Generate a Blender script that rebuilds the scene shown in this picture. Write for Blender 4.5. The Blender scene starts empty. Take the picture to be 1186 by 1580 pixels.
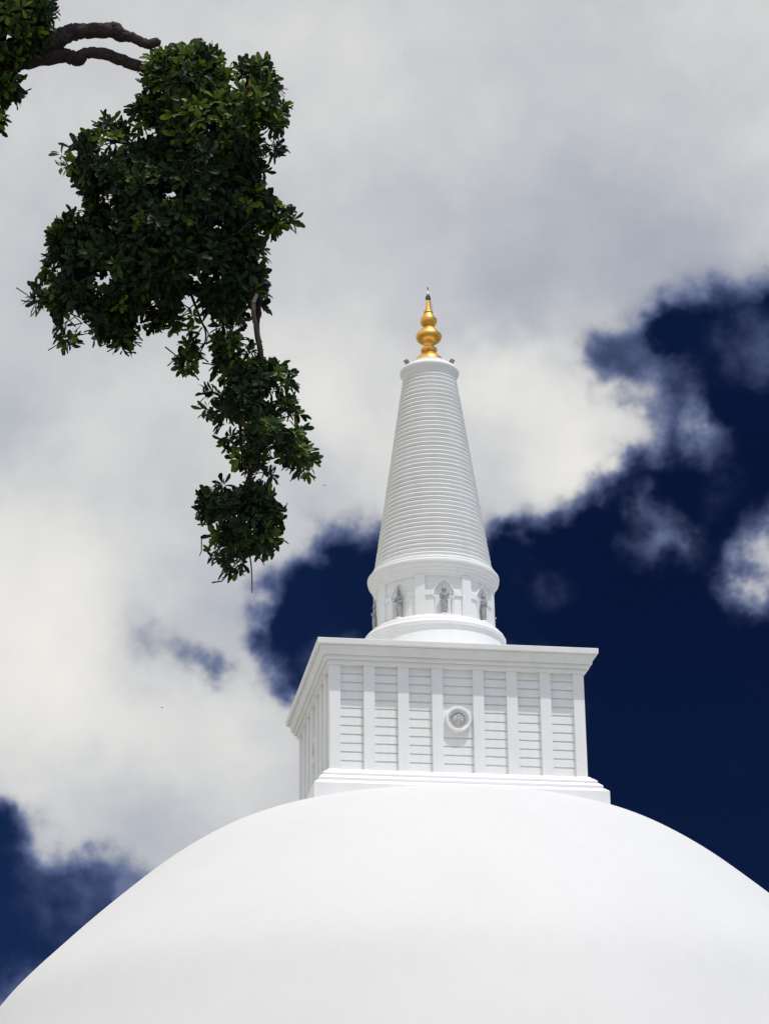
import bpy, math, random
import numpy as np
from mathutils import Vector

rad, PI = math.radians, math.pi
sc = bpy.context.scene
col = sc.collection
rng = np.random.default_rng(11)
random.seed(5)

# ------------------------------------------------------------------ camera
# stupa axis = world z through the origin; eye level is z = 0, ground 1.6 m below it
FPX, PITCH, ROLL, PAN, EYE = 3708.9, 0.3876, -0.0105, -0.0213, 190.0
cp, sp_, ca, sa = math.cos(PITCH), math.sin(PITCH), math.cos(PAN), math.sin(PAN)
FW = Vector((sa * cp, ca * cp, sp_))
R0 = Vector((ca, -sa, 0.0))
U0 = R0.cross(FW)
RT = math.cos(ROLL) * R0 + math.sin(ROLL) * U0
UP = -math.sin(ROLL) * R0 + math.cos(ROLL) * U0
CAM = Vector((0, -EYE, 0))
cam_d = bpy.data.cameras.new('camera')
cam = bpy.data.objects.new('camera', cam_d)
col.objects.link(cam)
from mathutils import Matrix
m = Matrix((RT, UP, -FW)).transposed().to_4x4()
m.translation = CAM
cam.matrix_world = m
cam_d.sensor_fit = 'VERTICAL'
cam_d.sensor_height = 24.0
cam_d.lens = 24.0 * FPX / 1580.0
cam_d.clip_start, cam_d.clip_end = 0.5, 9000.0
sc.camera = cam


def ray(px, py):
    """unit direction in which a point of the photograph lies"""
    return (FW + RT * ((px - 593) / FPX) + UP * ((790 - py) / FPX)).normalized()


def at(px, py, dist):
    """world point at that bearing, dist metres out along the view axis"""
    return CAM + (FW + RT * ((px - 593) / FPX) + UP * ((790 - py) / FPX)) * dist


# ------------------------------------------------------------------ view, sun, sky
sc.view_settings.view_transform = 'Standard'
sc.view_settings.look = 'None'
sc.view_settings.gamma = 1.0
sc.view_settings.exposure = 0.19
SUN_EL, SUN_AZ = rad(71.5), rad(41)          # azimuth: to the right of the direction back to the camera
sun_dir = Vector((math.cos(SUN_EL) * math.sin(SUN_AZ), -math.cos(SUN_EL) * math.cos(SUN_AZ), math.sin(SUN_EL)))
sd = bpy.data.lights.new('sun', 'SUN')
sd.energy, sd.angle, sd.color = 2.6, rad(0.5), (1.0, 0.955, 0.885)
so = bpy.data.objects.new('sun', sd)
col.objects.link(so)
so.rotation_euler = (-sun_dir).to_track_quat('-Z', 'Y').to_euler()

world = bpy.data.worlds.new('World')
sc.world = world
world.use_nodes = True
nt = world.node_tree
N, L = nt.nodes, nt.links
N.clear()


def mth(op, a, b=None, clamp=False):
    n = N.new('ShaderNodeMath')
    n.operation = op
    n.use_clamp = clamp
    for i, v in enumerate((a, b)):
        if v is None:
            continue
        if isinstance(v, (int, float)):
            n.inputs[i].default_value = v
        else:
            L.new(v, n.inputs[i])
    return n.outputs[0]


def smooth(v, a, b, lo=0.0, hi=1.0):
    n = N.new('ShaderNodeMapRange')
    n.interpolation_type = 'SMOOTHSTEP'
    L.new(v, n.inputs['Value'])
    for k, x in zip(('From Min', 'From Max', 'To Min', 'To Max'), (a, b, lo, hi)):
        n.inputs[k].default_value = x
    return n.outputs['Result']


def noise(vec, scale, detail, rough=0.55, colour=False):
    n = N.new('ShaderNodeTexNoise')
    L.new(vec, n.inputs['Vector'])
    n.inputs['Scale'].default_value = scale
    n.inputs['Detail'].default_value = detail
    n.inputs['Roughness'].default_value = rough
    return n.outputs['Color' if colour else 'Fac']


def vmath(op, a, b):
    n = N.new('ShaderNodeVectorMath')
    n.operation = op
    for i, v in enumerate((a, b)):
        if isinstance(v, (tuple, Vector)):
            n.inputs[i].default_value = v
        elif v is not None:
            L.new(v, n.inputs[i])
    return n.outputs['Value'] if op == 'DISTANCE' else n.outputs['Vector']


def mixc(f, a, b, mode='MIX'):
    n = N.new('ShaderNodeMix')
    n.data_type = 'RGBA'
    n.blend_type = mode
    for i, v in ((0, f), (6, a), (7, b)):
        if isinstance(v, tuple):
            n.inputs[i].default_value = (*v, 1)
        elif isinstance(v, (int, float)):
            n.inputs[i].default_value = v
        else:
            L.new(v, n.inputs[i])
    return n.outputs[2]


tc = N.new('ShaderNodeTexCoord').outputs['Generated']
wv = noise(tc, 26, 4, 0.55, True)
wv = vmath('SUBTRACT', wv, (0.5, 0.5, 0.5))
wv2 = vmath('SUBTRACT', noise(tc, 95, 3, 0.5, True), (0.5, 0.5, 0.5))
dirw = vmath('ADD', tc, vmath('MULTIPLY', wv, (0.030, 0.030, 0.030)))
dirw = vmath('ADD', dirw, vmath('MULTIPLY', wv2, (0.013, 0.013, 0.013)))


def field(blobs, vec):
    acc = None
    for (px, py, r, w) in blobs:
        d = vmath('DISTANCE', vec, ray(px, py))
        v = smooth(d, 0.0, r / FPX, w, 0.0)
        acc = v if acc is None else mth('ADD', acc, v)
    return acc


# openings of blue in the cloud cover: bearing, radius (photo pixels), depth of the opening
GAP = [
    # upper right bank of blue
    (1195, 492, 140, .75), (1085, 490, 120, .75), (1018, 505, 62, .4), (1020, 520, 110, .55), (900, 545, 70, .45), (955, 560, 95, .55),
    (1130, 560, 150, .5), (1060, 600, 110, .45), (1200, 620, 160, .9), (1140, 690, 150, .8), (1240, 540, 140, .7),
    (1060, 650, 110, .7), (1060, 740, 120, .8), (985, 740, 80, .45), (1010, 600, 70, .35), (1110, 820, 120, .6), (1215, 850, 170, 1.0), (950, 770, 70, .3), (1000, 790, 80, .4), (1090, 790, 150, .6), (1200, 730, 130, .4), (940, 800, 110, .7), (880, 860, 120, .7), (820, 890, 130, .8),
    (985, 880, 130, .5), (960, 940, 190, .8), (1080, 960, 180, .7), (1180, 1010, 190, .9), (770, 850, 55, .45),
    (1010, 1060, 230, .9), (1150, 1160, 250, .9), (940, 1180, 220, .7), (1100, 1300, 250, .9), (965, 1245, 130, .5), (1240, 1300, 260, .9),
    (800, 1000, 190, .8), (700, 930, 180, .7), (620, 900, 150, .6), (1300, 1000, 200, .8), (1300, 700, 160, .8),
    (1330, 520, 170, .8), (1330, 1500, 300, .9), (1260, 880, 60, .4),
    # strip left of the spire
    (540, 880, 150, .8), (480, 905, 110, .6), (435, 945, 85, .55), (460, 1010, 100, .7), (430, 1045, 70, .5), (545, 1000, 150, .6),
    (415, 985, 60, .3), (510, 830, 70, .45),
    # small hole
    (325, 1040, 55, .62), (282, 1015, 48, .36), (235, 988, 50, .34),
    # lower left
    (-40, 1290, 120, .7), (10, 1350, 140, .8), (120, 1400, 120, .7), (60, 1440, 160, .7), (190, 1385, 85, .5), (-60, 1480, 220, .9),
    (45, 1285, 80, .3), (140, 1345, 70, .35), (10, 1250, 50, .3), (200, 1500, 160, .6), (-120, 1380, 200, .9), (225, 1360, 50, .3),
]
# wisps lying in the blue
WISP = [(1058, 650, 62, .55), (1085, 688, 70, .42), (1020, 690, 60, .30), (1135, 540, 85, .38), (1032, 588, 75, .42), (985, 775, 50, .42), (1030, 812, 60, .50),
        (1070, 838, 60, .36), (985, 850, 60, .36), (1200, 855, 110, .80), (1160, 905, 80, .42), (1205, 775, 70, .40), (835, 905, 80, .2), (1130, 905, 60, .2), (1100, 760, 60, .16), (1160, 480, 70, .2),
        (40, 1495, 60, .36), (110, 1385, 110, .42), (60, 1310, 70, .3), (1190, 555, 60, .34), (200, 1385, 60, .25), (460, 850, 60, .3)]
cov = mth('SUBTRACT', 1.0, field(GAP, dirw))
cov = mth('MAXIMUM', cov, -0.19)
wsp = mth('MULTIPLY', field(WISP, dirw), smooth(noise(tc, 62, 3, 0.5), 0.30, 0.68, 0.70, 1.16))
cov = mth('ADD', cov, wsp)
nz = mth('SUBTRACT', noise(tc, 60, 6, 0.55), 0.5)
cov = mth('ADD', cov, mth('MULTIPLY', nz, 0.42))
# the rest of the sky, away from the picture: broken cumulus
far = vmath('DISTANCE', tc, ray(593, 790))
sx = N.new('ShaderNodeSeparateXYZ')
L.new(tc, sx.inputs[0])
cov_far = smooth(mth('SUBTRACT', noise(tc, 3.0, 6, 0.55), mth('MULTIPLY', sx.outputs['X'], 0.14)), 0.36, 0.50)   # unseen clouds weighted left, to brighten the chamber's shaded left face
cov = mixc(smooth(far, 0.30, 0.45), cov, cov_far)
alpha = smooth(cov, -0.15, 1.02)
alpha = mth('POWER', alpha, 1.1)

sky = N.new('ShaderNodeTexSky')
sky.sky_type = 'NISHITA'
sky.sun_disc = False
sky.sun_elevation = SUN_EL
sky.sun_rotation = math.atan2(sun_dir.x, sun_dir.y)
sky.altitude = 100
sky.air_density, sky.dust_density, sky.ozone_density = 1.0, 0.3, 3.0
band = vmath('DISTANCE', tc, ray(1150, 1050))
tint = mixc(smooth(band, 0.05, 0.26), (0.016, 0.029, 0.078), (0.030, 0.055, 0.128))
tint = mixc(smooth(far, 0.40, 0.90), tint, (1.0, 1.05, 1.15))     # filtered look in view only; unseen sky left bright for blue ambient light
deep = mixc(1.0, sky.outputs['Color'], tint, 'MULTIPLY')
bg1 = N.new('ShaderNodeBackground')
L.new(deep, bg1.inputs['Color'])
bg1.inputs['Strength'].default_value = 0.1

LIGHT = [(840, 610, 230, .30), (930, 660, 120, .12), (60, 950, 330, .28), (330, 1130, 200, .20), (740, 560, 120, .16), (480, 600, 240, .16),
         (200, 620, 200, .1), (150, 1180, 200, .12), (560, 60, 300, .06), (1150, 120, 300, .10), (880, 760, 110, .1), (1180, 860, 90, .1)]
DARK = [(960, 400, 330, .22), (700, 330, 260, .08), (800, 480, 150, .16), (0, 660, 150, .16), (330, 960, 170, .12), (500, 760, 130, .16),
        (120, 480, 200, .08), (230, 1010, 110, .12), (210, 1290, 170, .14), (1090, 440, 200, .15)]
lum = mth('SUBTRACT', field(LIGHT, dirw), field(DARK, dirw))
lum = mth('ADD', lum, mth('MULTIPLY', mth('SUBTRACT', noise(tc, 14, 5, 0.5), 0.5), 0.38))
lum = mth('ADD', lum, mth('MULTIPLY', mth('SUBTRACT', noise(tc, 55, 5, 0.5), 0.5), 0.12))
lum = mth('ADD', lum, mth('MULTIPLY', mth('SUBTRACT', alpha, 1.0), 0.20))
lum = smooth(lum, -0.52, 0.56)
ramp = N.new('ShaderNodeValToRGB')
L.new(lum, ramp.inputs['Fac'])
e = ramp.color_ramp.elements
e[0].position, e[0].color = 0.0, (0.285, 0.315, 0.395, 1)
e[1].position, e[1].color = 1.0, (0.80, 0.782, 0.737, 1)
x = e.new(0.5)
x.color = (0.525, 0.535, 0.55, 1)
bg2 = N.new('ShaderNodeBackground')
L.new(mixc(smooth(alpha, 0.25, 0.97), (0.20, 0.255, 0.47), ramp.outputs['Color']), bg2.inputs['Color'])
sund = vmath('DISTANCE', tc, sun_dir)                                  # clouds nearer the sun are brighter
L.new(mth('ADD', smooth(far, 0.35, 0.9, 1.0, 1.22), smooth(sund, 0.15, 1.1, 0.9, 0.0)), bg2.inputs['Strength'])  # clouds out of view brightened further to raise the ambient light
ms = N.new('ShaderNodeMixShader')
L.new(alpha, ms.inputs[0])
L.new(bg1.outputs[0], ms.inputs[1])
L.new(bg2.outputs[0], ms.inputs[2])
wo = N.new('ShaderNodeOutputWorld')
L.new(ms.outputs[0], wo.inputs['Surface'])


# ------------------------------------------------------------------ materials
def material(name, base, rough=0.6, metal=0.0, spec=0.3, vary=0.0, vscale=0.3, bump=0.0, bscale=4.0, second=None, grain=0.0):
    mt = bpy.data.materials.new(name)
    mt.use_nodes = True
    t = mt.node_tree
    b = t.nodes['Principled BSDF']
    b.inputs['Base Color'].default_value = (*base, 1)
    b.inputs['Roughness'].default_value = rough
    b.inputs['Metallic'].default_value = metal
    b.inputs['Specular IOR Level'].default_value = spec
    g = t.nodes.new('ShaderNodeNewGeometry')
    if vary:
        n = t.nodes.new('ShaderNodeTexNoise')
        t.links.new(g.outputs['Position'], n.inputs['Vector'])
        n.inputs['Scale'].default_value = vscale
        n.inputs['Detail'].default_value = 8
        n.inputs['Roughness'].default_value = 0.6
        r = t.nodes.new('ShaderNodeValToRGB')
        t.links.new(n.outputs['Fac'], r.inputs['Fac'])
        s = second or tuple(c * (1 - vary) for c in base)
        r.color_ramp.elements[0].position, r.color_ramp.elements[0].color = 0.33, (*s, 1)
        r.color_ramp.elements[1].position, r.color_ramp.elements[1].color = 0.62, (*base, 1)
        t.links.new(r.outputs['Color'], b.inputs['Base Color'])
    if bump:
        n = t.nodes.new('ShaderNodeTexNoise')
        t.links.new(g.outputs['Position'], n.inputs['Vector'])
        n.inputs['Scale'].default_value = bscale
        n.inputs['Detail'].default_value = 6
        bp = t.nodes.new('ShaderNodeBump')
        bp.inputs['Strength'].default_value = bump
        bp.inputs['Distance'].default_value = 0.05
        t.links.new(n.outputs['Fac'], bp.inputs['Height'])
        t.links.new(bp.outputs['Normal'], b.inputs['Normal'])
    return mt


WHITE = material('white_lime_paint', (0.84, 0.842, 0.845), 0.65, vary=0.035, vscale=0.22, bump=0.10, bscale=3.0, second=(0.81, 0.81, 0.805))
def streaks(mt, strength):
    t = mt.node_tree
    b = t.nodes['Principled BSDF']
    src = b.inputs['Base Color'].links[0].from_socket
    g = t.nodes.new('ShaderNodeNewGeometry')
    mp = t.nodes.new('ShaderNodeMapping')
    mp.inputs['Scale'].default_value = (1.1, 1.1, 0.06)
    t.links.new(g.outputs['Position'], mp.inputs['Vector'])
    n = t.nodes.new('ShaderNodeTexNoise')
    n.inputs['Scale'].default_value = 0.9
    n.inputs['Detail'].default_value = 7
    n.inputs['Roughness'].default_value = 0.62
    t.links.new(mp.outputs[0], n.inputs['Vector'])
    r = t.nodes.new('ShaderNodeMapRange')
    for k, x in zip(('From Min', 'From Max', 'To Min', 'To Max'), (0.36, 0.58, 1 - strength, 1.0)):
        r.inputs[k].default_value = x
    t.links.new(n.outputs['Fac'], r.inputs['Value'])
    m_ = t.nodes.new('ShaderNodeVectorMath')
    m_.operation = 'SCALE'
    t.links.new(src, m_.inputs[0])
    t.links.new(r.outputs[0], m_.inputs['Scale'])
    t.links.new(m_.outputs[0], b.inputs['Base Color'])


DOMEW = material('dome_lime_paint', (0.62, 0.618, 0.613), 0.7, vary=0.03, vscale=0.10, bump=0.12, bscale=1.2, second=(0.60, 0.597, 0.59))
streaks(DOMEW, 0.015)
streaks(WHITE, 0.035)
GOLD = material('gilded_metal', (0.95, 0.56, 0.15), 0.36, metal=1.0, spec=0.5, vary=0.1, vscale=2.0, second=(0.72, 0.36, 0.06))
STONE = material('grey_statue_stone', (0.46, 0.46, 0.465), 0.4, vary=0.5, vscale=7, second=(0.19, 0.19, 0.195), bump=0.3, bscale=12)
SILVER = material('emblem_plaster', (0.64, 0.64, 0.635), 0.3, metal=0.2, spec=0.6, vary=0.3, vscale=5, second=(0.44, 0.44, 0.44))
LAMP = material('grey_lamp_housing', (0.22, 0.225, 0.23), 0.45, vary=0.2, vscale=8)
LENS = material('lamp_glass', (0.5, 0.52, 0.55), 0.15, spec=0.5)
DARKM = material('dark_bronze', (0.10, 0.085, 0.06), 0.5, metal=0.6, vary=0.2, vscale=8)
CRYSTAL = material('rock_crystal', (0.75, 0.78, 0.82), 0.08, spec=0.6)
BARK = material('brown_bark', (0.058, 0.040, 0.042), 0.85, vary=0.5, vscale=9, second=(0.022, 0.016, 0.02), bump=1.0, bscale=30)
BARKL = material('pale_bark', (0.13, 0.108, 0.088), 0.85, vary=0.5, vscale=9, second=(0.08, 0.062, 0.05), bump=1.0, bscale=30)
SAND = material('sand_court', (0.20, 0.187, 0.162), 0.9, vary=0.25, vscale=0.4, bump=0.3, bscale=8)
EARTH = material('earth_ground', (0.20, 0.19, 0.13), 0.95, vary=0.4, vscale=0.06, second=(0.16, 0.18, 0.08))
BIRDM = material('bird_plumage', (0.03, 0.028, 0.026), 0.8, vary=0.3, vscale=20)


def leaf_material(name, c0, c1):
    mt = bpy.data.materials.new(name)
    mt.use_nodes = True
    t = mt.node_tree
    b = t.nodes['Principled BSDF']
    g = t.nodes.new('ShaderNodeNewGeometry')
    r = t.nodes.new('ShaderNodeValToRGB')
    t.links.new(g.outputs['Random Per Island'], r.inputs['Fac'])
    r.color_ramp.elements[0].color = (*c0, 1)
    r.color_ramp.elements[1].color = (*c1, 1)
    y = r.color_ramp.elements.new(0.93)
    y.color = (*c1, 1)
    r.color_ramp.elements[2].color = (c1[0] * 2.2, c1[1] * 1.5, c1[2], 1)
    t.links.new(r.outputs['Color'], b.inputs['Base Color'])
    b.inputs['Roughness'].default_value = 0.42
    b.inputs['Specular IOR Level'].default_value = 0.14
    tr = t.nodes.new('ShaderNodeBsdfTranslucent')
    t.links.new(r.outputs['Color'], tr.inputs['Color'])
    mx = t.nodes.new('ShaderNodeMixShader')
    mx.inputs[0].default_value = 0.24
    t.links.new(b.outputs[0], mx.inputs[1])
    t.links.new(tr.outputs[0], mx.inputs[2])
    t.links.new(mx.outputs[0], t.nodes['Material Output'].inputs['Surface'])
    return mt


LEAF = leaf_material('oblong_leaf', (0.008, 0.017, 0.014), (0.032, 0.064, 0.018))
SUNLIT = leaf_material('sunlit_leaf', (0.066, 0.125, 0.018), (0.13, 0.185, 0.026))  # paler leaf colour that paints sunlight onto the top and rim whorls


# ------------------------------------------------------------------ mesh helpers
class MB:
    def __init__(self):
        self.v, self.f, self.mi = [], [], []

    def add(self, vs, fs, mi=0):
        o = len(self.v)
        self.v.extend([tuple(p) for p in vs])
        self.f.extend([tuple(o + i for i in q) for q in fs])
        self.mi.extend([mi] * len(fs))
        return self

    def box(self, x0, x1, y0, y1, z0, z1, mi=0):
        vs = [(x, y, z) for z in (z0, z1) for y in (y0, y1) for x in (x0, x1)]
        return self.add(vs, [(0, 2, 3, 1), (4, 5, 7, 6), (0, 1, 5, 4), (2, 6, 7, 3), (0, 4, 6, 2), (1, 3, 7, 5)], mi)

    def lathe(self, prof, n=96, mi=0, cap_top=False, cap_bot=False, cx=0, cy=0):
        k = len(prof)
        vs = []
        for (z, r) in prof:
            for i in range(n):
                a = 2 * PI * i / n
                vs.append((cx + r * math.cos(a), cy + r * math.sin(a), z))
        fs = []
        up = prof[-1][0] > prof[0][0]
        for j in range(k - 1):
            for i in range(n):
                i2 = (i + 1) % n
                q = (j * n + i, j * n + i2, (j + 1) * n + i2, (j + 1) * n + i)
                fs.append(q if up else q[::-1])
        if cap_bot:
            fs.append(tuple(range(n - 1, -1, -1)) if up else tuple(range(n)))
        if cap_top:
            q = tuple((k - 1) * n + i for i in range(n))
            fs.append(q if up else q[::-1])
        return self.add(vs, fs, mi)

    def square(self, prof, mi=0, cap_top=False, cap_bot=False):
        vs = []
        for (z, h) in prof:
            vs += [(-h, -h, z), (h, -h, z), (h, h, z), (-h, h, z)]
        fs = []
        up = prof[-1][0] > prof[0][0]
        for j in range(len(prof) - 1):
            for i in range(4):
                i2 = (i + 1) % 4
                q = (4 * j + i, 4 * j + i2, 4 * j + 4 + i2, 4 * j + 4 + i)
                fs.append(q if up else q[::-1])
        if cap_bot:
            fs.append((3, 2, 1, 0) if up else (0, 1, 2, 3))
        if cap_top:
            b = 4 * (len(prof) - 1)
            fs.append((b, b + 1, b + 2, b + 3) if up else (b + 3, b + 2, b + 1, b))
        return self.add(vs, fs, mi)

    def tube(self, pts, rads, n=10, mi=0, wob=0.0):
        pts = [Vector(p) for p in pts]
        vs, fs = [], []
        prev = None
        for i, p in enumerate(pts):
            d = (pts[min(i + 1, len(pts) - 1)] - pts[max(i - 1, 0)]).normalized()
            ref = Vector((0, 0, 1)) if abs(d.z) < 0.95 else Vector((1, 0, 0))
            if prev is None:
                a = d.cross(ref).normalized()
            else:
                a = (prev - d * prev.dot(d)).normalized()
            prev = a
            b = d.cross(a)
            for k in range(n):
                t = 2 * PI * k / n
                r = rads[i] * (1 + wob * random.uniform(-1, 1))
                vs.append(p + a * (r * math.cos(t)) + b * (r * math.sin(t)))
        for i in range(len(pts) - 1):
            for k in range(n):
                k2 = (k + 1) % n
                fs.append((i * n + k, i * n + k2, (i + 1) * n + k2, (i + 1) * n + k))
        fs.append(tuple(range(n - 1, -1, -1)))
        fs.append(tuple((len(pts) - 1) * n + k for k in range(n)))
        return self.add(vs, fs, mi)

    def build(self, name, mats, parent=None, smooth=None, loc=(0, 0, 0), rotz=0.0):
        me = bpy.data.meshes.new(name)
        me.from_pydata(self.v, [], self.f)
        for q in (mats if isinstance(mats, (list, tuple)) else [mats]):
            me.materials.append(q)
        if any(self.mi):
            me.polygons.foreach_set('material_index', self.mi)
        if smooth is not None:
            me.polygons.foreach_set('use_smooth', [True] * len(me.polygons))
            me.set_sharp_from_angle(angle=rad(smooth))
        me.update()
        o = bpy.data.objects.new(name, me)
        col.objects.link(o)
        if parent is not None:
            o.parent = parent
        o.location = loc
        o.rotation_euler.z = rotz
        return o


def empty(name, loc=(0, 0, 0), rotz=0.0):
    o = bpy.data.objects.new(name, None)
    col.objects.link(o)
    o.location = loc
    o.rotation_euler.z = rotz
    return o


def tag(o, label=None, cat=None, group=None, kind=None):
    for k, v in (('label', label), ('category', cat), ('group', group), ('kind', kind)):
        if v:
            o[k] = v
    return o


def twin(o, parent, rotz=0.0, loc=None):
    c = o.copy()
    col.objects.link(c)
    c.parent = parent
    c.rotation_euler.z = rotz
    if loc is not None:
        c.location = loc
    return c


def spline(pts, n):
    """Catmull-Rom through 2-D or 3-D points"""
    P = np.array(pts, float)
    Q = np.vstack([2 * P[0] - P[1], P, 2 * P[-1] - P[-2]])
    out = []
    for i in range(len(P) - 1):
        a, b, c, d = Q[i:i + 4]
        for t in np.linspace(0, 1, n, endpoint=False):
            out.append(.5 * ((2 * b) + (c - a) * t + (2 * a - 5 * b + 4 * c - d) * t * t + (3 * b - a - 3 * c + d) * t ** 3))
    out.append(P[-1])
    return np.array(out)


# ------------------------------------------------------------------ ground
GZ = -1.6
g = MB()
n = 96
g.add([(0, 0, GZ)] + [(5000 * math.cos(2 * PI * i / n), 5000 * math.sin(2 * PI * i / n), GZ) for i in range(n)],
      [(0, i + 1, (i + 1) % n + 1) for i in range(n)])
tag(g.build('ground', EARTH), kind='structure')
g = MB()
g.box(-230, 230, -215, 160, GZ - 0.5, GZ + 0.004)
tag(g.build('courtyard', SAND), kind='structure')

# ------------------------------------------------------------------ stupa
YAW = 0.1758
stupa = tag(empty('stupa', (0, 0, 0)), 'huge white stupa with plain dome, square chamber, ringed conical spire and gold pinnacle', 'stupa')

prof = [(3.2, 45.4), (8, 45.6), (12, 45.3), (15.6, 44.5)]
zr = [(43, 19.65), (40, 25.07), (37, 30.08), (34, 34.68), (30, 38.83), (26, 42.54), (22, 45.83), (18, 48.25), (14, 49.45), (10, 49.9)]
pts = [(3.2, 45.4), (8, 45.6), (12, 45.25), (15.8, 44.4)] + [(z, r) for r, z in zr]
sp = spline(pts, 12)
d = MB()
d.lathe([tuple(p) for p in sp], 288)
d.build('dome', DOMEW, stupa, smooth=60)
d = MB()
d.lathe([(GZ, 52.5), (0.2, 52.5), (0.3, 52.3), (0.3, 50.2), (1.6, 50.2), (1.7, 50.0), (1.7, 48.2), (3.0, 48.2), (3.2, 48.0), (3.2, 44.0)], 192)
d.build('terrace', WHITE, stupa, smooth=40)
d = MB()
d.box(-62, 62, -62, 62, GZ - 0.3, GZ + 0.6)
d.build('platform', SAND, stupa, rotz=YAW)

# --- square chamber
W, ZT, ZB = 10.139, 60.05, 51.58
PW, CW = 0.86, 2.41
SW = (2 * W - 8 * PW - CW) / 6
REC = 0.34
edges = []           # (x0, x1, is_pilaster)
x = -W
for i in range(7):
    edges.append((x, x + PW, True)); x += PW
    w = CW if i == 3 else SW
    edges.append((x, x + w, False)); x += w
edges.append((x, W, True))
ROWS = 12
RH = (ZT - ZB) / ROWS
GR = 0.115            # groove height
MEDZ = 55.93


def face_slabs(mb):
    for (x0, x1, pil) in edges:
        if pil:
            continue
        wide = (x1 - x0) > SW + 0.2
        k = 0
        while k < ROWS:
            zt = ZT - k * RH
            span = 1
            if wide and k == 4:
                span = 4
            zb = zt - RH * span
            lo = zb + GR
            y = -(W - REC)
            # slab with a slightly canted face and a weathered lower arris
            vs = [(x0, y - 0.00, zt), (x1, y - 0.00, zt), (x1, y - 0.02, zt - 0.02), (x0, y - 0.02, zt - 0.02),
                  (x1, y - 0.03, lo + 0.02), (x0, y - 0.03, lo + 0.02), (x1, y - 0.01, lo), (x0, y - 0.01, lo),
                  (x1, y + 0.075, lo + 0.01), (x0, y + 0.075, lo + 0.01), (x1, y + 0.075, zb), (x0, y + 0.075, zb), (x1, y, zb), (x0, y, zb)]
            fs = [(0, 3, 2, 1), (3, 5, 4, 2), (5, 7, 6, 4), (7, 9, 8, 6), (9, 11, 10, 8), (11, 13, 12, 10)]
            mb.add(vs, fs)
            k += span


def turned(mb_fn, quarter):
    t = MB()
    mb_fn(t)
    c, s = [(1, 0), (0, 1), (-1, 0), (0, -1)][quarter]
    t.v = [(c * p[0] - s * p[1], s * p[0] + c * p[1], p[2]) for p in t.v]
    return t


cb = MB()
cb.square([(47, W - REC - 0.08), (ZT + 0.3, W - REC - 0.08)], cap_top=True)
for q in range(4):
    t = turned(face_slabs, q)
    cb.add(t.v, t.f)
chamber = cb.build('square_chamber', WHITE, stupa, rotz=YAW)

# pilasters, each its own mesh (corner ones are L-plan squares shared by two faces)
pm = MB()
pm.box(-PW / 2, PW / 2, -W, -(W - REC) + 0.14, ZB, ZT)
first = None
for q in range(4):
    for (x0, x1, pil) in edges[2:-1]:
        if not pil:
            continue
        xc = (x0 + x1) / 2
        c, s = math.cos(q * PI / 2), math.sin(q * PI / 2)
        if first is None:
            first = pm.build('pilaster', WHITE, chamber)
            o = first
        else:
            o = twin(first, chamber)
        o.rotation_euler.z = q * PI / 2
        o.location = (c * xc, s * xc, 0)
cpm = MB()
cpm.box(-W, -W + PW, -W, -W + PW, ZB, ZT)
co = cpm.build('corner_pilaster', WHITE, chamber)
for q in range(1, 4):
    twin(co, chamber, q * PI / 2)

cm = MB()
prof = [(60.05, W - 0.5), (60.05, W + 0.16), (60.36, W + 0.18), (60.38, W + 0.16), (60.42, W + 0.16), (60.42, W + 0.24), (60.38, W + 0.26), (60.38, W + 0.40), (60.62, W + 0.42), (60.70, W + 0.40),
        (60.74, W + 0.40), (60.74, W + 0.48), (60.70, W + 0.50), (60.70, W + 0.60), (60.86, W + 0.62), (61.10, W + 0.66), (61.28, W + 0.76), (61.36, W + 0.80),
        (61.46, W + 0.80), (61.46, W + 0.86), (61.40, W + 0.88), (61.40, 11.12), (61.46, 11.17), (61.85, 11.19), (61.88, 11.17), (61.98, 10.6), (62.02, 6.0)]
cm.square(prof)
cm.build('cornice', WHITE, chamber, smooth=25)
pl = MB()
prof = [(46.8, 11.5), (50.12, 11.5), (50.16, 11.46), (50.42, 11.16), (50.42, 11.06), (50.50, 11.10), (50.66, 11.10), (50.92, 10.82), (50.92, 10.72), (51.0, 10.76), (51.12, 10.76), (51.38, 10.46), (51.38, 10.36), (51.44, 10.38),
        (51.56, 10.24), (51.58, W - 0.4)]
pl.square(prof)
pl.build('plinth', WHITE, chamber, smooth=25)

# medallion on each face: raised ring with a round relief emblem
md = MB()
ring = [(-0.02, 1.03), (0.30, 1.03), (0.36, 0.99), (0.38, 0.92), (0.36, 0.83), (0.30, 0.79), (0.10, 0.74), (0.06, 0.45)]
em = MB()
emb = [(0.04, 0.62), (0.14, 0.60), (0.18, 0.56), (0.15, 0.50), (0.18, 0.44), (0.26, 0.36), (0.32, 0.24), (0.345, 0.10), (0.35, 0.002)]


def disc(mb, prof, nseg):
    k = len(prof)
    vs, fs = [], []
    for (y, r) in prof:
        for i in range(nseg):
            a = 2 * PI * i / nseg
            vs.append((r * math.cos(a), -y, r * math.sin(a)))
    for j in range(k - 1):
        for i in range(nseg):
            i2 = (i + 1) % nseg
            fs.append((j * nseg + i, j * nseg + i2, (j + 1) * nseg + i2, (j + 1) * nseg + i))
    mb.add(vs, fs)


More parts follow.
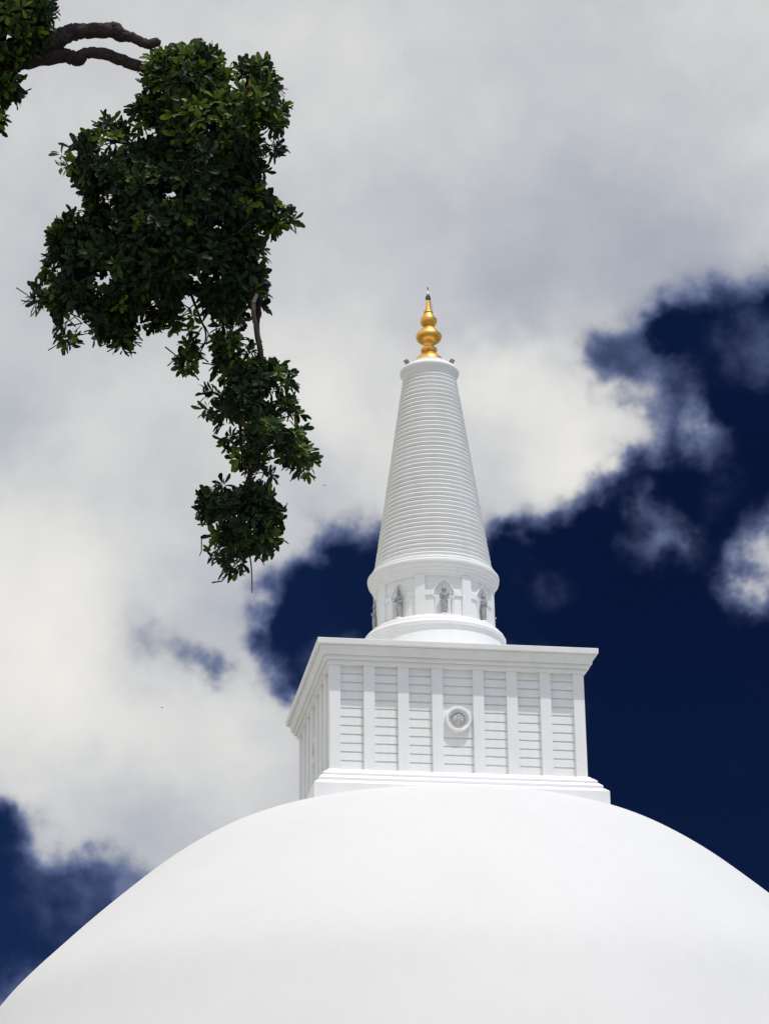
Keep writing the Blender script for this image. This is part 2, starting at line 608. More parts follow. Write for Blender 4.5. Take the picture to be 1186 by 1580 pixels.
disc(md, ring, 64)
disc(em, emb, 48)
for i in range(16):                       # petals round the emblem
    a = 2 * PI * i / 16
    cx, cz = 0.50 * math.cos(a), 0.50 * math.sin(a)
    em.add([(cx + 0.07 * math.cos(a + b), -0.15 - h, cz + 0.07 * math.sin(a + b)) for b, h in ((0, .02), (1.57, .02), (3.14, .02), (4.71, .02))] + [(cx, -0.25, cz)],
           [(0, 1, 4), (1, 2, 4), (2, 3, 4), (3, 0, 4)])
for (px, pz, sx, sz) in ((0, 0.30, .20, .08), (-0.13, 0.10, .07, .05), (0.13, 0.10, .07, .05), (0, -0.02, .05, .11), (0, -0.22, .15, .05), (-.27, -.12, .05, .14), (.27, -.12, .05, .14)):
    v, f = [], []
    for j in range(4):
        for i in range(10):
            a = 2 * PI * i / 10
            q = math.cos(j / 3 * PI / 2)
            v.append((px + sx * q * math.cos(a), -0.26 - 0.14 * math.sin(j / 3 * PI / 2), pz + sz * q * math.sin(a)))
    for j in range(3):
        for i in range(10):
            f.append((j * 10 + i, j * 10 + (i + 1) % 10, (j + 1) * 10 + (i + 1) % 10, (j + 1) * 10 + i))
    em.add(v, f)
m0 = md.build('medallion', WHITE, chamber, smooth=40)
e0 = em.build('emblem', SILVER, chamber, smooth=40)
dy = -(W - REC) - 0.03
for q in range(4):
    c, s = math.cos(q * PI / 2), math.sin(q * PI / 2)
    for src in (m0, e0):
        o = src if q == 0 else twin(src, chamber)
        o.rotation_euler.z = q * PI / 2
        o.location = (-s * dy, c * dy, MEDZ)

# --- drum with niches
RD = 4.86
DZ0, DZ1 = 66.30, 70.0
BAY = PI / 4
NH, NSPR, NPK = 0.64, 68.05, 69.50


def niche_half(z, h, spr, pk):
    if z < spr:
        return h
    if z > pk:
        return -1
    t = (z - spr) / (pk - spr)
    return (h + 0.24 * min(1, t * 8)) * (1 - t ** 1.7) ** 0.85 if t < 1 else 0.0


zs = list(np.arange(DZ0, DZ1 + 1e-6, 0.04))
NT = 8 * 110
dm = MB()
vs, fs = [], []
for z in zs:
    for i in range(NT):
        a = 2 * PI * i / NT
        bay = ((a + BAY / 2) % BAY) - BAY / 2
        xx = bay * RD
        r = RD
        if abs(xx) < niche_half(z, NH, NSPR, NPK) and z > DZ0 + 0.1:
            r = RD - 0.05 * math.sqrt(max(0.0, 1 - (xx / (NH + .26)) ** 2)) - 0.03
        elif z < 68.15 and abs(xx) > 0.80:
            r = RD + 0.05
        vs.append((r * math.cos(a), r * math.sin(a), z))
for j in range(len(zs) - 1):
    for i in range(NT):
        i2 = (i + 1) % NT
        fs.append((j * NT + i, j * NT + i2, (j + 1) * NT + i2, (j + 1) * NT + i))
dm.add(vs, fs)
ST0 = -PI / 2 + YAW         # bearing of the niche that faces the same way as the chamber front
drum = dm.build('drum', WHITE, stupa, rotz=ST0)


def polar(x, r, z):
    a = x / RD
    return (r * math.cos(a), r * math.sin(a), z)


def pslab(mb, x0, x1, z0, z1, r0, r1, k=4):
    vs = []
    for i in range(k + 1):
        x = x0 + (x1 - x0) * i / k
        vs += [polar(x, r0, z0), polar(x, r1, z0), polar(x, r1, z1), polar(x, r0, z1)]
    fs = [(0, 3, 2, 1), (4 * k, 4 * k + 1, 4 * k + 2, 4 * k + 3)]
    for i in range(k):
        b = 4 * i
        fs += [(b + 1, b + 2, b + 6, b + 5), (b, b + 1, b + 5, b + 4), (b + 2, b + 3, b + 7, b + 6)]
    mb.add(vs, fs)


pil = MB()
pslab(pil, -0.40, 0.40, DZ0, DZ1 - 0.02, RD - 0.1, RD + 0.26)
p0 = pil.build('pillar', WHITE, drum)
ar = MB()
# moulded ogee hood with inner and outer outline, jambs below it and imposts at either side
inn = [(NH, z) for z in np.linspace(DZ0, NSPR, 3)] + [(max(niche_half(z, NH, NSPR, NPK), 0.0), z) for z in np.linspace(NSPR + .05, NPK, 14)]
out = [(0.74, z) for z in np.linspace(DZ0, NSPR - 0.12, 3)] + [(max(niche_half(z, 0.79, NSPR - 0.1, NPK + 0.22), 0.0), z) for z in np.linspace(NSPR - .05, NPK + 0.22, 14)]
for sgn in (1, -1):
    vs, fs = [], []
    for (xi, zi), (xo, zo) in zip(inn, out):
        up = zi >= NSPR
        rf = RD + (0.14 if up else 0.09)
        vs += [polar(sgn * xi, RD - 0.12, zi), polar(sgn * xi, rf - 0.05, zi), polar(sgn * (xi * .5 + xo * .5), rf, (zi + zo) / 2), polar(sgn * xo, rf - 0.03, zo), polar(sgn * xo, RD - 0.05, zo)]
    for i in range(len(inn) - 1):
        for k in range(4):
            q = (5 * i + k, 5 * i + k + 1, 5 * i + 5 + k + 1, 5 * i + 5 + k)
            fs.append(q if sgn < 0 else q[::-1])
    ar.add(vs, fs)
    a, b = sorted((sgn * 0.78, sgn * 1.52))
    pslab(ar, a, b, 68.16, 68.62, RD - 0.05, RD + 0.15)
a0 = ar.build('niche_arch', WHITE, drum)
for k in range(8):
    o = p0 if k == 0 else twin(p0, drum)
    o.rotation_euler.z = k * BAY + BAY / 2
    o = a0 if k == 0 else twin(a0, drum)
    o.rotation_euler.z = k * BAY
lg = MB()
lg.lathe([(61.9, 6.25), (63.0, 6.1), (64.2, 5.90), (65.02, 5.80), (65.10, 5.84), (65.34, 5.86), (65.38, 5.96), (65.62, 5.98), (65.70, 5.90), (65.84, 5.86), (65.88, 5.70), (66.06, 5.66),
          (66.14, 5.50), (66.28, 5.44), (66.36, 5.28), (66.38, 4.4)], 160)
lg.build('ledge', WHITE, drum, smooth=30)
cl = MB()
cl.lathe([(69.88, 4.7), (69.88, 5.04), (70.08, 5.08), (70.12, 5.16), (70.36, 5.20), (70.42, 5.28), (70.60, 5.33), (70.64, 5.42), (70.72, 5.48), (70.92, 5.54), (71.08, 5.56), (71.20, 5.54), (71.26, 5.48), (71.28, 4.9)], 160)
cl.build('collar', WHITE, drum, smooth=30)

# --- ringed spire
spm = MB()
z0, z1 = 71.22, 89.70
r0, r1 = 5.02, 2.30
NR = 45
prof = [(z0 - 0.05, r0 + 0.1)]
hh = (z1 - z0) / NR
for i in range(NR):
    wv_ = random.uniform(0.88, 1.1)
    for (t, o_) in ((0.0, -0.20), (0.03, -0.16), (0.22, -0.075), (0.42, 0.005), (0.58, 0.058), (0.68, 0.078), (0.77, 0.072), (0.85, 0.045), (0.92, -0.01), (0.97, -0.10), (0.99, -0.20)):
        z = z0 + (i + t) * hh
        flare = 0.42 * max(0.0, 1 - (z - z0) / 1.0) ** 1.5
        prof.append((z, r0 + (r1 - r0) * (z - z0) / (z1 - z0) + o_ * wv_ + flare))
prof.append((z1 + 0.1, r1 - 0.1))
spm.lathe(prof, 128)
spire = spm.build('spire', WHITE, stupa, smooth=35)
cap = MB()
cap.lathe([(89.60, 2.0), (89.60, 2.22), (89.76, 2.23), (89.78, 2.30), (89.96, 2.32), (90.12, 2.38), (90.26, 2.48), (90.38, 2.56), (90.52, 2.585), (90.66, 2.56), (90.80, 2.45), (90.90, 2.28), (90.94, 2.1), (90.96, 1.80), (90.98, 1.78),
           (91.34, 1.76), (91.38, 1.70), (91.38, 0.4)], 128)
cap.build('spire_cap', WHITE, spire, smooth=35)

# --- gold pinnacle
pn = MB()
pts = [(91.38, 1.30), (91.70, 1.28), (91.92, 1.16), (92.05, 1.04), (92.20, 0.90), (92.40, 0.70), (92.55, 0.56), (92.60, 0.62), (92.68, 0.70), (92.80, 0.73), (92.95, 0.70), (93.04, 0.60),
       (93.10, 0.46), (93.30, 0.42), (93.42, 0.46), (93.50, 0.60), (93.62, 0.82), (93.80, 1.02), (93.98, 1.12), (94.12, 1.15), (94.24, 1.13), (94.34, 1.08), (94.38, 0.98),
       (94.52, 0.90), (94.74, 0.76), (94.92, 0.60), (95.05, 0.46), (95.12, 0.44), (95.20, 0.52), (95.38, 0.66), (95.56, 0.74), (95.72, 0.75), (95.86, 0.71), (95.90, 0.62),
       (96.06, 0.56), (96.24, 0.47), (96.38, 0.38), (96.43, 0.40), (96.52, 0.43), (96.62, 0.40), (96.66, 0.31), (96.72, 0.30), (97.20, 0.22), (97.78, 0.14), (97.8, 0.02)]
pn.lathe(pts, 64)
pin = pn.build('pinnacle', GOLD, stupa, smooth=35)
fi = MB()
fi.lathe([(97.74, 0.13), (97.80, 0.20), (97.88, 0.23), (97.95, 0.18), (98.02, 0.15), (98.08, 0.19), (98.14, 0.12), (98.2, 0.03)], 24)
for k in range(6):
    a = k * PI / 3
    fi.tube([(0.15 * math.cos(a), 0.15 * math.sin(a), 97.76), (0.24 * math.cos(a), 0.24 * math.sin(a), 97.98), (0.10 * math.cos(a), 0.10 * math.sin(a), 98.3)], [.022, .022, .015], 5)
fi.build('crystal_setting', DARKM, pin, smooth=40)
cr = MB()
cr.lathe([(98.16, 0.03), (98.24, 0.12), (98.36, 0.16), (98.50, 0.11), (98.66, 0.04), (98.7, 0.01)], 12)
cr.build('crystal', CRYSTAL, pin)
rd = MB()
rd.tube([(0, 0, 98.66), (0, 0, 99.02)], [.035, .03], 8)
rd.tube([(-.10, 0, 98.97), (.10, 0, 98.97)], [.03, .03], 6)
rd.tube([(0, -.10, 98.97), (0, .10, 98.97)], [.03, .03], 6)
rd.tube([(.30, -.12, 96.6), (.40, -.12, 96.9), (.27, -.1, 97.3), (.2, -.08, 97.8), (.13, 0, 98.2)], [.018] * 5, 5)
rd.build('lightning_rod', DARKM, pin)

# ------------------------------------------------------------------ floodlights on the cap
def floodlight(x, y, z, rotz, tilt, label):
    t = tag(empty('floodlight', (x, y, z), rotz), label, 'floodlight', 'floodlights on the spire cap')
    b = MB()
    b.box(-.16, .16, -.05, .05, 0, .03)
    b.tube([(0, -.25, -.22), (0, -.1, -.1), (0, 0, .01)], [.035, .035, .035], 6)
    b.box(-.12, .12, -.33, -.17, -.26, -.2)
    b.box(-.23, -.205, -.03, .03, .0, .40)
    b.box(.205, .23, -.03, .03, .0, .40)
    b.box(-.23, .23, -.03, .03, .03, .055)
    b.build('bracket', LAMP, t)
    h = MB()
    h.add([(-.2, -.14, -.13), (.2, -.14, -.13), (.2, .14, -.17), (-.2, .14, -.17), (-.2, -.14, .13), (.2, -.14, .13), (.2, .14, .17), (-.2, .14, .17)],
          [(0, 3, 2, 1), (4, 5, 6, 7), (0, 1, 5, 4), (1, 2, 6, 5), (2, 3, 7, 6), (3, 0, 4, 7)])
    for k in range(5):
        h.box(-.18 + k * .085, -.165 + k * .085, -.19, -.14, -.11, .11)
    ho = h.build('housing', LAMP, t, loc=(0, 0, .34))
    ho.rotation_euler.x = tilt
    t.scale = (1.15, 1.15, 1.15)
    gl = MB()
    gl.box(-.18, .18, .141, .15, -.15, .15)
    gl.build('lens', LENS, ho)
    return t


floodlight(-1.98, -0.1, 91.26, rad(80), rad(-35), 'small grey floodlight on the left rim of the white spire cap, beside the gold pinnacle')
floodlight(1.98, -0.1, 91.22, rad(-80), rad(-35), 'small grey floodlight on the right rim of the white spire cap, beside the gold pinnacle')

# ------------------------------------------------------------------ niche statues
def statue_mesh():
    J = [  # x, y(front -), z, rx, ry
        ((0, 0, 1.10), .20), ((0, 0, 1.34), .185), ((0, -.01, 1.58), .235), ((0, 0, 1.74), .11), ((0, -.01, 1.86), .125), ((0, -.01, 1.98), .13), ((0, 0, 2.08), .10),
        # legs
        ((.11, 0, .95), .15), ((.12, -.02, .52), .115), ((.12, 0, .12), .085), ((.13, -.12, .05), .06),
        ((-.11, 0, .95), .15), ((-.12, -.02, .52), .115), ((-.12, 0, .12), .085), ((-.13, -.12, .05), .06),
        # right arm raised to the chest, left arm bent at the waist
        ((.25, 0, 1.60), .10), ((.36, -.02, 1.30), .072), ((.22, -.20, 1.22), .055), ((.10, -.24, 1.26), .045),
        ((-.25, 0, 1.60), .10), ((-.36, -.02, 1.32), .072), ((-.22, -.20, 1.42), .055), ((-.12, -.25, 1.52), .045)]
    E_ = [(0, 1), (1, 2), (2, 3), (3, 4), (4, 5), (5, 6), (0, 7), (7, 8), (8, 9), (9, 10), (0, 11), (11, 12), (12, 13), (13, 14), (2, 15), (15, 16), (16, 17), (17, 18),
          (2, 19), (19, 20), (20, 21), (21, 22)]
    me = bpy.data.meshes.new('statue_skeleton')
    me.from_pydata([j[0] for j in J], E_, [])
    o = bpy.data.objects.new('statue_skeleton', me)
    col.objects.link(o)
    sk = o.modifiers.new('skin', 'SKIN')
    for v, j in zip(me.skin_vertices[0].data, J):
        v.radius = (j[1], j[1] * (0.8 if j[1] > .15 else 1))
    me.skin_vertices[0].data[0].use_root = True
    ss = o.modifiers.new('sub', 'SUBSURF')
    ss.levels = ss.render_levels = 2
    dg = bpy.context.evaluated_depsgraph_get()
    r = bpy.data.meshes.new_from_object(o.evaluated_get(dg))
    bpy.data.objects.remove(o)
    return r


SM = statue_mesh()
SM.name = 'body'
SM.materials.clear()
SM.materials.append(STONE)
SM.polygons.foreach_set('use_smooth', [True] * len(SM.polygons))


def make_statue(label, k):
    a = ST0 + k * BAY
    r = RD + 0.17
    t = tag(empty('niche_statue', (r * math.cos(a), r * math.sin(a), 66.38), a + PI / 2), label, 'statue', 'statues in the drum niches')
    t.scale = (1.06, 1.0, 1.06)
    b = bpy.data.objects.new('body', SM)
    col.objects.link(b)
    b.parent = t
    b.location.z = 0.12
    s = MB()                                         # pleated wrap round the legs
    n_ = 28
    vs, fs = [], []
    for j, (z, rx, ry) in enumerate(((0.22, .22, .15), (0.5, .23, .16), (0.8, .26, .18), (1.08, .26, .19), (1.30, .21, .17))):
        for i in range(n_):
            q = 2 * PI * i / n_
            w_ = 1 + 0.05 * math.cos(q * 9)
            vs.append((rx * w_ * math.cos(q), ry * w_ * math.sin(q), z))
    for j in range(4):
        for i in range(n_):
            fs.append((j * n_ + i, j * n_ + (i + 1) % n_, (j + 1) * n_ + (i + 1) % n_, (j + 1) * n_ + i))
    s.add(vs, fs)
    s.build('robe', STONE, t, smooth=60)
    c_ = MB()
    c_.lathe([(2.08, .145), (2.13, .165), (2.17, .14), (2.22, .15), (2.27, .12), (2.34, .125), (2.40, .095), (2.50, .09), (2.56, .06), (2.70, .045), (2.82, .008)], 16)
    c_.build('crown', STONE, t, smooth=40)
    f_ = MB()                                        # nose, brow, ears, shoulder ornaments
    f_.add([(-.025, -.12, 2.0), (.025, -.12, 2.0), (0, -.125, 2.07), (0, -.175, 2.005)], [(0, 1, 3), (1, 2, 3), (2, 0, 3)])
    f_.tube([(-.09, -.10, 2.075), (0, -.135, 2.085), (.09, -.10, 2.075)], [.012, .014, .012], 5)
    f_.tube([(-.05, -.125, 1.955), (0, -.14, 1.952), (.05, -.125, 1.955)], [.01, .013, .01], 5)
    for sx in (-1, 1):
        f_.tube([(sx * .135, 0, 2.07), (sx * .15, -.01, 1.98), (sx * .14, -.01, 1.90)], [.02, .028, .02], 6)
        f_.tube([(sx * .20, -.05, 1.80), (sx * .34, -.03, 1.74), (sx * .40, 0, 1.66)], [.05, .06, .03], 6)
    f_.tube([(-.22, -.08, 1.72), (0, -.24, 1.54), (.22, -.08, 1.72)], [.03, .035, .03], 6)
    f_.build('ornament', STONE, t, smooth=40)
    p_ = MB()
    p_.lathe([(-.05, .36), (.05, .36), (.07, .31), (.12, .30), (.13, .26), (.13, .01)], 20)
    p_.build('pedestal', WHITE, t, smooth=30)


make_statue('grey crowned statue in the niche of the white drum straight above the round medallion', 0)
make_statue('grey crowned statue in the shaded niche near the left side of the white drum', -1)
make_statue('grey crowned statue in the niche near the right side of the white drum, seen obliquely', 1)
make_statue('grey statue glimpsed edge-on at the far left rim of the white drum', -2)
make_statue('grey statue edge-on at the far right rim of the white drum', 2)

# ------------------------------------------------------------------ tree
TD = 22.0
PXM = TD / FPX
OUT = [(215, 110), (228, 85), (255, 72), (285, 68), (315, 70), (338, 80), (345, 100), (362, 105), (378, 92), (405, 90), (420, 102), (438, 130), (448, 165), (446, 190), (435, 205), (440, 235),
       (425, 260), (408, 275), (405, 290), (425, 305), (455, 330), (458, 345), (445, 360), (425, 362), (405, 350), (398, 360), (410, 385), (408, 420), (410, 450), (412, 475), (405, 490), (385, 485),
       (378, 500), (380, 520), (400, 535), (405, 555), (420, 552), (440, 560), (452, 580), (455, 600), (445, 605), (465, 625), (472, 660), (470, 685), (485, 695), (488, 715), (478, 735), (462, 745),
       (455, 735), (448, 718), (432, 725), (430, 745), (420, 752), (428, 775), (437, 785), (430, 810), (432, 835), (428, 850), (405, 862), (395, 880), (385, 865), (378, 880), (372, 900), (362, 885),
       (352, 893), (345, 905), (340, 880), (322, 860), (318, 830), (312, 800), (300, 785), (305, 760), (320, 750), (345, 738), (370, 732), (375, 728), (355, 715), (350, 695), (340, 690), (338, 670),
       (330, 655), (310, 640), (305, 625), (315, 595), (325, 600), (330, 580), (325, 560), (330, 545), (325, 530), (330, 515), (320, 500), (308, 512), (305, 535), (310, 560), (300, 575), (285, 580),
       (272, 570), (275, 550), (285, 525), (275, 515), (265, 505), (245, 510), (225, 505), (210, 520), (205, 545), (185, 550), (172, 535), (160, 520), (150, 530), (125, 525), (105, 540), (95, 535),
       (90, 520), (85, 500), (85, 480), (70, 470), (55, 485), (40, 470), (45, 445), (65, 430), (65, 410), (70, 395), (85, 385), (75, 370), (85, 345), (100, 325), (120, 325), (130, 335), (135, 320),
       (125, 290), (115, 275), (90, 260), (85, 240), (90, 225), (110, 215), (140, 205), (150, 185), (175, 180), (195, 195), (210, 200), (205, 180), (198, 160), (215, 150), (225, 135)]
HOLES = [(158, 433, 15), (296, 476, 17), (306, 492, 15), (265, 302, 10), (212, 198, 11), (355, 655, 10), (377, 652, 5), (372, 686, 4), (423, 712, 8), (330, 350, 7), (302, 428, 8), (335, 425, 7),
         (232, 470, 6), (350, 600, 4), (372, 795, 2), (388, 815, 2), (325, 200, 7), (395, 500, 9), (318, 505, 9), (235, 205, 8), (170, 310, 7), (345, 745, 5), (160, 225, 9), (110, 240, 6)]


GAPS = np.random.default_rng(3)


def inside(P, poly):
    x, y = P[:, 0], P[:, 1]
    c = np.zeros(len(P), bool)
    q = np.array(poly, float)
    for (x1, y1), (x2, y2) in zip(q, np.roll(q, -1, 0)):
        if y1 == y2:
            continue
        t = ((y1 > y) != (y2 > y)) & (x < (x2 - x1) * (y - y1) / (y2 - y1) + x1)
        c ^= t
    return c


def edge_dist(P, poly):
    q = np.array(poly, float)
    best = np.full(len(P), 1e9)
    near = np.zeros_like(P)
    for a, b in zip(q, np.roll(q, -1, 0)):
        d_ = b - a
        t = np.clip(((P - a) @ d_) / (d_ @ d_ + 1e-9), 0, 1)
        c = a + t[:, None] * d_
        e_ = np.hypot(*(P - c).T)
        k = e_ < best
        best[k] = e_[k]
        near[k] = c[k]
    return best, near


RTn, UPn, FWn, CAMn = (np.array(v) for v in (RT, UP, FW, CAM))


def to_world(P, depth):
    """photo bearing + metres along the view axis -> world points (used to lay the boughs out in space)"""
    return CAMn + (FWn + np.outer((P[:, 0] - 593) / FPX, RTn) + np.outer((790 - P[:, 1]) / FPX, UPn)) * depth[:, None]


LT = np.array([0, .28, .68, .92, 1.0])
LW = np.array([0.015, .115, .195, .115, 0.0])


def leaves(mb, C, A, nl=8, size=0.105, sunlit=None):
    """a whorl of oblong leaves round each twig tip C with axis A"""
    V, F, MI = [], [], []
    cnt = 0
    for ic, (c, a) in enumerate(zip(C, A)):
        mi = 2 if (rng.uniform() < (0.08 if sunlit is None else sunlit[ic])) else 0
        a = a / np.linalg.norm(a)
        ref = np.array([0, 0, 1.]) if abs(a[2]) < .9 else np.array([1., 0, 0])
        u = np.cross(a, ref); u /= np.linalg.norm(u)
        w = np.cross(a, u)
        k = nl + rng.integers(-2, 3)
        ph = rng.uniform(0, 6.28)
        for i in range(k):
            t = ph + 2 * PI * i / k + rng.normal(0, .22)
            el = rng.uniform(0.15, 1.0)
            d_ = (math.cos(t) * u + math.sin(t) * w) * math.cos(el) + a * math.sin(el)
            d_ = d_ + np.array([0, 0, -.12]); d_ /= np.linalg.norm(d_)
            s_ = np.cross(d_, a) + rng.normal(0, .25, 3)
            s_ -= d_ * (s_ @ d_); s_ /= (np.linalg.norm(s_) + 1e-9)
            n_ = np.cross(s_, d_)
            Lf = size * rng.uniform(.55, 1.3)
            o = c + d_ * Lf * .12 + a * rng.uniform(-.03, .03)
            mid = [o + d_ * (Lf * q) + n_ * (Lf * (-.16 * q * q)) for q in LT]
            fold = .05 * Lf
            V += [mid[0], mid[1] + s_ * LW[1] * Lf + n_ * fold, mid[1], mid[1] - s_ * LW[1] * Lf + n_ * fold,
                  mid[2] + s_ * LW[2] * Lf + n_ * fold, mid[2], mid[2] - s_ * LW[2] * Lf + n_ * fold,
                  mid[3] + s_ * LW[3] * Lf, mid[3], mid[3] - s_ * LW[3] * Lf, mid[4]]
            b = cnt * 11
            F += [(b, b + 1, b + 2), (b, b + 2, b + 3), (b + 1, b + 4, b + 5, b + 2), (b + 2, b + 5, b + 6, b + 3),
                  (b + 4, b + 7, b + 8, b + 5), (b + 5, b + 8, b + 9, b + 6), (b + 7, b + 10, b + 8), (b + 8, b + 10, b + 9)]
            MI += [mi] * 8
            cnt += 1
    mb.add(V, F, 0)
    mb.mi[-len(F):] = MI


def bough(poly, n_r, holes=(), thick=1.5, tmax=150, edge=9.0, inset=5, ngap=0):
    """tips of the leaf whorls filling the bough's volume, with the direction each grows in"""
    q = np.array(poly, float)
    lo, hi = q.min(0), q.max(0)
    P = rng.uniform(lo, hi, (n_r * 9, 2))
    P = P[inside(P, poly)]
    d_, near = edge_dist(P, poly)
    keep = d_ > edge
    gp = GAPS.uniform(lo, hi, (260, 2))
    gp = gp[inside(gp, poly)]
    gd = edge_dist(gp, poly)[0]
    gp = gp[(gd > 6) & (gd < 38)][:ngap]
    for (hx, hy, hr) in list(holes) + [(a_, b_, 4) for a_, b_ in gp]:
        keep &= np.hypot(P[:, 0] - hx, P[:, 1] - hy) > hr + 11
    keep &= (d_ > 34) | (rng.uniform(0, 1, len(P)) < .85)
    P, d_, near = P[keep][:n_r], d_[keep][:n_r], near[keep][:n_r]
    # fringe of whorls just inside the outline
    B = []
    for a, b in zip(q, np.roll(q, -1, 0)):
        k = max(1, int(np.hypot(*(b - a)) / 13))
        for i in range(k):
            B.append(a + (b - a) * (i + rng.uniform(0, 1)) / k)
    B = np.array(B)
    best_in = []
    for p_ in B:
        for _ in range(12):
            c_ = p_ + rng.normal(0, 9, 2)
            if inside(c_[None], poly)[0] and edge_dist(c_[None], poly)[0][0] > inset:
                best_in.append(c_)
                break
    B = np.array(best_in)
    db, nb = edge_dist(B, poly)
    P, d_, near = np.vstack([P, B]), np.r_[d_, db], np.vstack([near, nb])
    T = np.minimum(d_ * thick, tmax) + 14
    s_ = rng.uniform(-1, 1, len(P))
    s_ = np.sign(s_) * np.abs(s_) ** .7
    dep = s_ * T * PXM
    C = to_world(P, TD + dep)
    o2 = near - P
    o2 /= (np.linalg.norm(o2, axis=1)[:, None] + 1e-6)
    wgt = np.exp(-d_ / 30)[:, None]
    A = (np.outer(o2[:, 0], RTn) - np.outer(o2[:, 1], UPn)) * wgt * 1.3 + np.outer(s_, FWn) * .8 + np.array([0, 0, .35]) + rng.normal(0, .45, (len(P), 3))
    return P, C, A, np.where(P[:, 1] < lo[1] + 150, .42, np.where(d_ < 26, .28, .05))  # chance of the painted sunlit colour: highest at the top, then the rim


def twigs(mb, C, A, every=2, mi=1, length=.22):
    for c, a in list(zip(C, A))[::every]:
        a = a / np.linalg.norm(a)
        b = c - a * length * rng.uniform(.6, 1.2) + rng.normal(0, .03, 3)
        mid = (b + c) / 2 + rng.normal(0, .015, 3)
        mb.tube([b, mid, c], [.007, .0055, .004], 4, mi)


tree_base = at(-620, 300, TD)
tree = tag(empty('broadleaf_tree', (tree_base.x, tree_base.y, GZ)), 'dark green tree reaching in from the left, its leafy bough drooping before the clouds', 'tree')
TB = np.array((tree_base.x, tree_base.y, GZ))


def limb(name, pix, rads, mat, parent=tree, n=12, sub=6, wob=.05, deps=None):
    P = np.array(pix, float)
    deps = np.array(deps, float) if deps is not None else np.full(len(P), TD)
    W3 = to_world(P, deps)
    q = spline(W3, sub)
    r = np.interp(np.linspace(0, len(P) - 1, len(q)), range(len(P)), rads)
    mb = MB()
    for i in range(1, len(q) - 1):
        q[i] += rng.normal(0, 1, 3) * r[i] * .07
    mb.tube(q - TB, r, n, 0, wob)
    return mb.build(name, mat, parent, smooth=70)


# trunk, standing just outside the left edge of the picture
q = spline([(0, 0, 0), (.1, .05, 3), (.05, -.05, 6.5), (.35, 0, 10), (.6, .1, 13.5), (.5, .2, 17)], 6)
tm = MB()
tm.tube(q, np.interp(np.linspace(0, 5, len(q)), range(6), [.55, .42, .38, .33, .27, .12]), 18, 0, .05)
tm.build('trunk', BARK, tree, smooth=70)
# two limbs crossing the upper left corner
limb('limb', [(-560, 330), (-400, 250), (-200, 150), (-60, 100), (20, 84), (75, 66), (108, 52), (130, 48), (162, 47), (180, 48), (186, 54), (204, 58), (226, 68), (240, 66), (243, 64)],
     [.22, .20, .17, .13, .125, .10, .080, .07, .07, .075, .066, .046, .045, .044, .036], BARK)
limb('limb', [(-200, 155), (-60, 112), (10, 96), (60, 90), (100, 86), (121, 91), (132, 82), (160, 83), (190, 94), (220, 104), (250, 118), (300, 150), (340, 220), (372, 310), (392, 400), (398, 470), (396, 505), (402, 545)],
     [.12, .10, .10, .08, .066, .066, .052, .054, .055, .052, .048, .045, .042, .038, .034, .032, .028, .022], BARK)
limb('branch', [(396, 455), (391, 470), (392, 490), (396, 510), (402, 535), (404, 560), (398, 600), (385, 650), (395, 700), (380, 760), (372, 830)],
     [.016, .021, .020, .020, .019, .018, .022, .02, .018, .015, .01], BARKL, deps=[21.6, 21.5, 21.5, 21.55, 21.6, 21.8, 22, 22, 22, 22, 22])
limb('branch', [(300, 150), (240, 230), (200, 310), (160, 400), (120, 450), (85, 470)], [.04, .035, .03, .022, .015, .008], BARK)
limb('branch', [(240, 230), (190, 220), (140, 215), (100, 235)], [.022, .017, .012, .006], BARK)
limb('branch', [(330, 200), (300, 300), (280, 400), (305, 480), (318, 520), (300, 560)], [.03, .024, .018, .012, .008, .005], BARK)
limb('branch', [(372, 640), (372, 690), (385, 730), (365, 780), (360, 850)], [.014, .016, .016, .012, .006], BARK)
limb('branch', [(-400, 250), (-330, 60), (-180, -120), (0, -220), (150, -260)], [.14, .12, .09, .06, .03], BARK)
limb('branch', [(-480, 280), (-560, 60), (-700, -150)], [.16, .12, .05], BARK)

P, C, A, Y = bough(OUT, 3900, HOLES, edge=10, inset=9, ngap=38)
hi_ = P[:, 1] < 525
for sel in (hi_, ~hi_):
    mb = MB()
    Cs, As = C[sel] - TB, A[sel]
    leaves(mb, Cs, As, sunlit=Y[sel])
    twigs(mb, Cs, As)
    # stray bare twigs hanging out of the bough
    mb.build('leafy_bough', [LEAF, BARK, SUNLIT], tree)

# extra sprays: upper left corner, and the crown that continues out of the picture
mb = MB()
for poly, nr in (([(-60, -30), (40, -30), (72, 0), (82, 12), (78, 30), (72, 50), (76, 70), (50, 88), (20, 96), (-10, 104), (-60, 120)], 520),
                 ([(-50, 92), (5, 104), (22, 108), (26, 130), (30, 145), (15, 158), (0, 150), (-40, 150)], 130),
                 ([(-50, 165), (0, 172), (6, 180), (4, 196), (-40, 215)], 30)):
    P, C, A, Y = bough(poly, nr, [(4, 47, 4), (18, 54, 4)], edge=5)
    leaves(mb, C - TB, A, sunlit=Y)
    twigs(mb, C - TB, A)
mb.build('leaf_spray', [LEAF, BARK, SUNLIT], tree)
mb = MB()
for (px, py, rr, nr) in ((-330, -60, 190, 420), (-560, 60, 260, 600), (-150, -230, 170, 350), (90, -300, 140, 260), (-780, -120, 260, 520), (-480, -330, 260, 520), (-850, 250, 200, 350)):
    k = 22
    poly = [(px + rr * (1 + .16 * math.sin(3 * t + px)) * math.cos(t), py + rr * (.8 + .12 * math.sin(4 * t)) * math.sin(t)) for t in np.linspace(0, 2 * PI, k, endpoint=False)]
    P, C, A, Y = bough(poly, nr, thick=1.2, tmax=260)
    leaves(mb, C - TB, A, sunlit=Y)
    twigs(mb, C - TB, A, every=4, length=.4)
mb.build('crown', [LEAF, BARK, SUNLIT], tree)
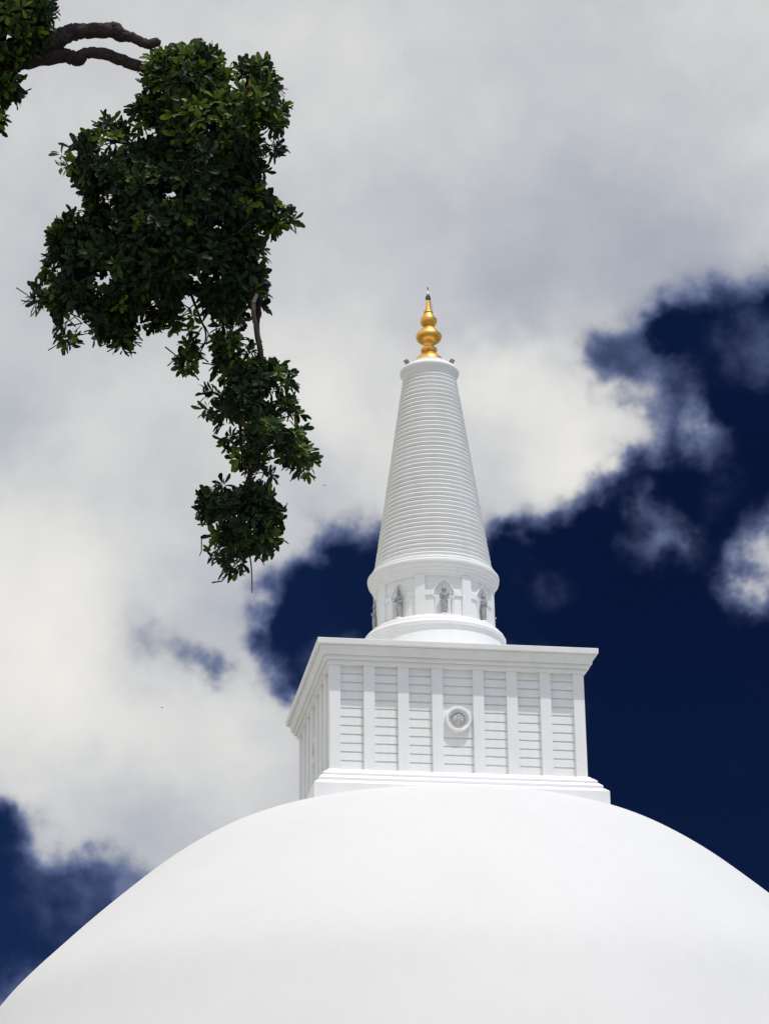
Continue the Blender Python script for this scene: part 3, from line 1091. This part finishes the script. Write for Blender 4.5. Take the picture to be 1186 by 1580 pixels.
# loose hanging twigs
for pix in ([(345, 815), (318, 828), (311, 832), (311, 850), (308, 858)], [(384, 845), (388, 875), (389, 900), (389, 915)], [(327, 899), (342, 897), (358, 880), (366, 860)], [(362, 125), (372, 98), (379, 82)], [(392, 840), (402, 862), (408, 872)],
            [(312, 505), (305, 515), (296, 530)], [(316, 503), (322, 515), (318, 530)], [(415, 215), (436, 200), (444, 188)], [(312, 560), (325, 562), (345, 565)]):
    q = to_world(np.array(pix, float), np.full(len(pix), TD - .2)) - TB
    mb = MB()
    mb.tube(q, np.linspace(.008, .004, len(q)), 5)
    mb.build('twig', BARK, tree)

# ------------------------------------------------------------------ two birds far off
def bird(px, py, dist, rot, label):
    p = at(px, py, dist)
    mb = MB()
    vs, fs = [], []
    prof = [(-.10, .004), (-.06, .02), (0, .03), (.05, .024), (.09, .014), (.11, .003)]
    for y, r in prof:
        for i in range(8):
            t = 2 * PI * i / 8
            vs.append((r * math.cos(t), y, r * math.sin(t)))
    for j in range(5):
        for i in range(8):
            fs.append((j * 8 + i, j * 8 + (i + 1) % 8, (j + 1) * 8 + (i + 1) % 8, (j + 1) * 8 + i))
    mb.add(vs, fs)
    for sgn in (1, -1):
        vs = [(sgn * .02, .04, .01), (sgn * .02, -.03, .01), (sgn * .10, -.02, .04), (sgn * .10, .05, .045), (sgn * .2, -.06, .02)]
        vs += [(x_, y_, z_ + .006) for x_, y_, z_ in vs]
        mb.add(vs, [(0, 1, 2, 3), (3, 2, 4), (8, 7, 6, 5), (9, 7, 8), (0, 3, 8, 5), (1, 6, 7, 2), (2, 7, 9, 4), (3, 4, 9, 8)])
    mb.add([(-.012, -.09, 0), (.012, -.09, 0), (.035, -.16, .0), (-.035, -.16, 0), (0, -.1, .012)], [(0, 1, 2, 3), (0, 4, 1), (1, 4, 2), (2, 4, 3), (3, 4, 0)])
    o = mb.build('bird', BIRDM, None, smooth=50, loc=p, rotz=rot)
    tag(o, label, 'bird', 'birds far off in the sky')


bird(501, 749, 210, .6, 'tiny dark bird flying between the drooping bough and the ringed spire')
bird(250, 1092, 210, -.7, 'tiny dark bird flying low before the clouds left of the square chamber')
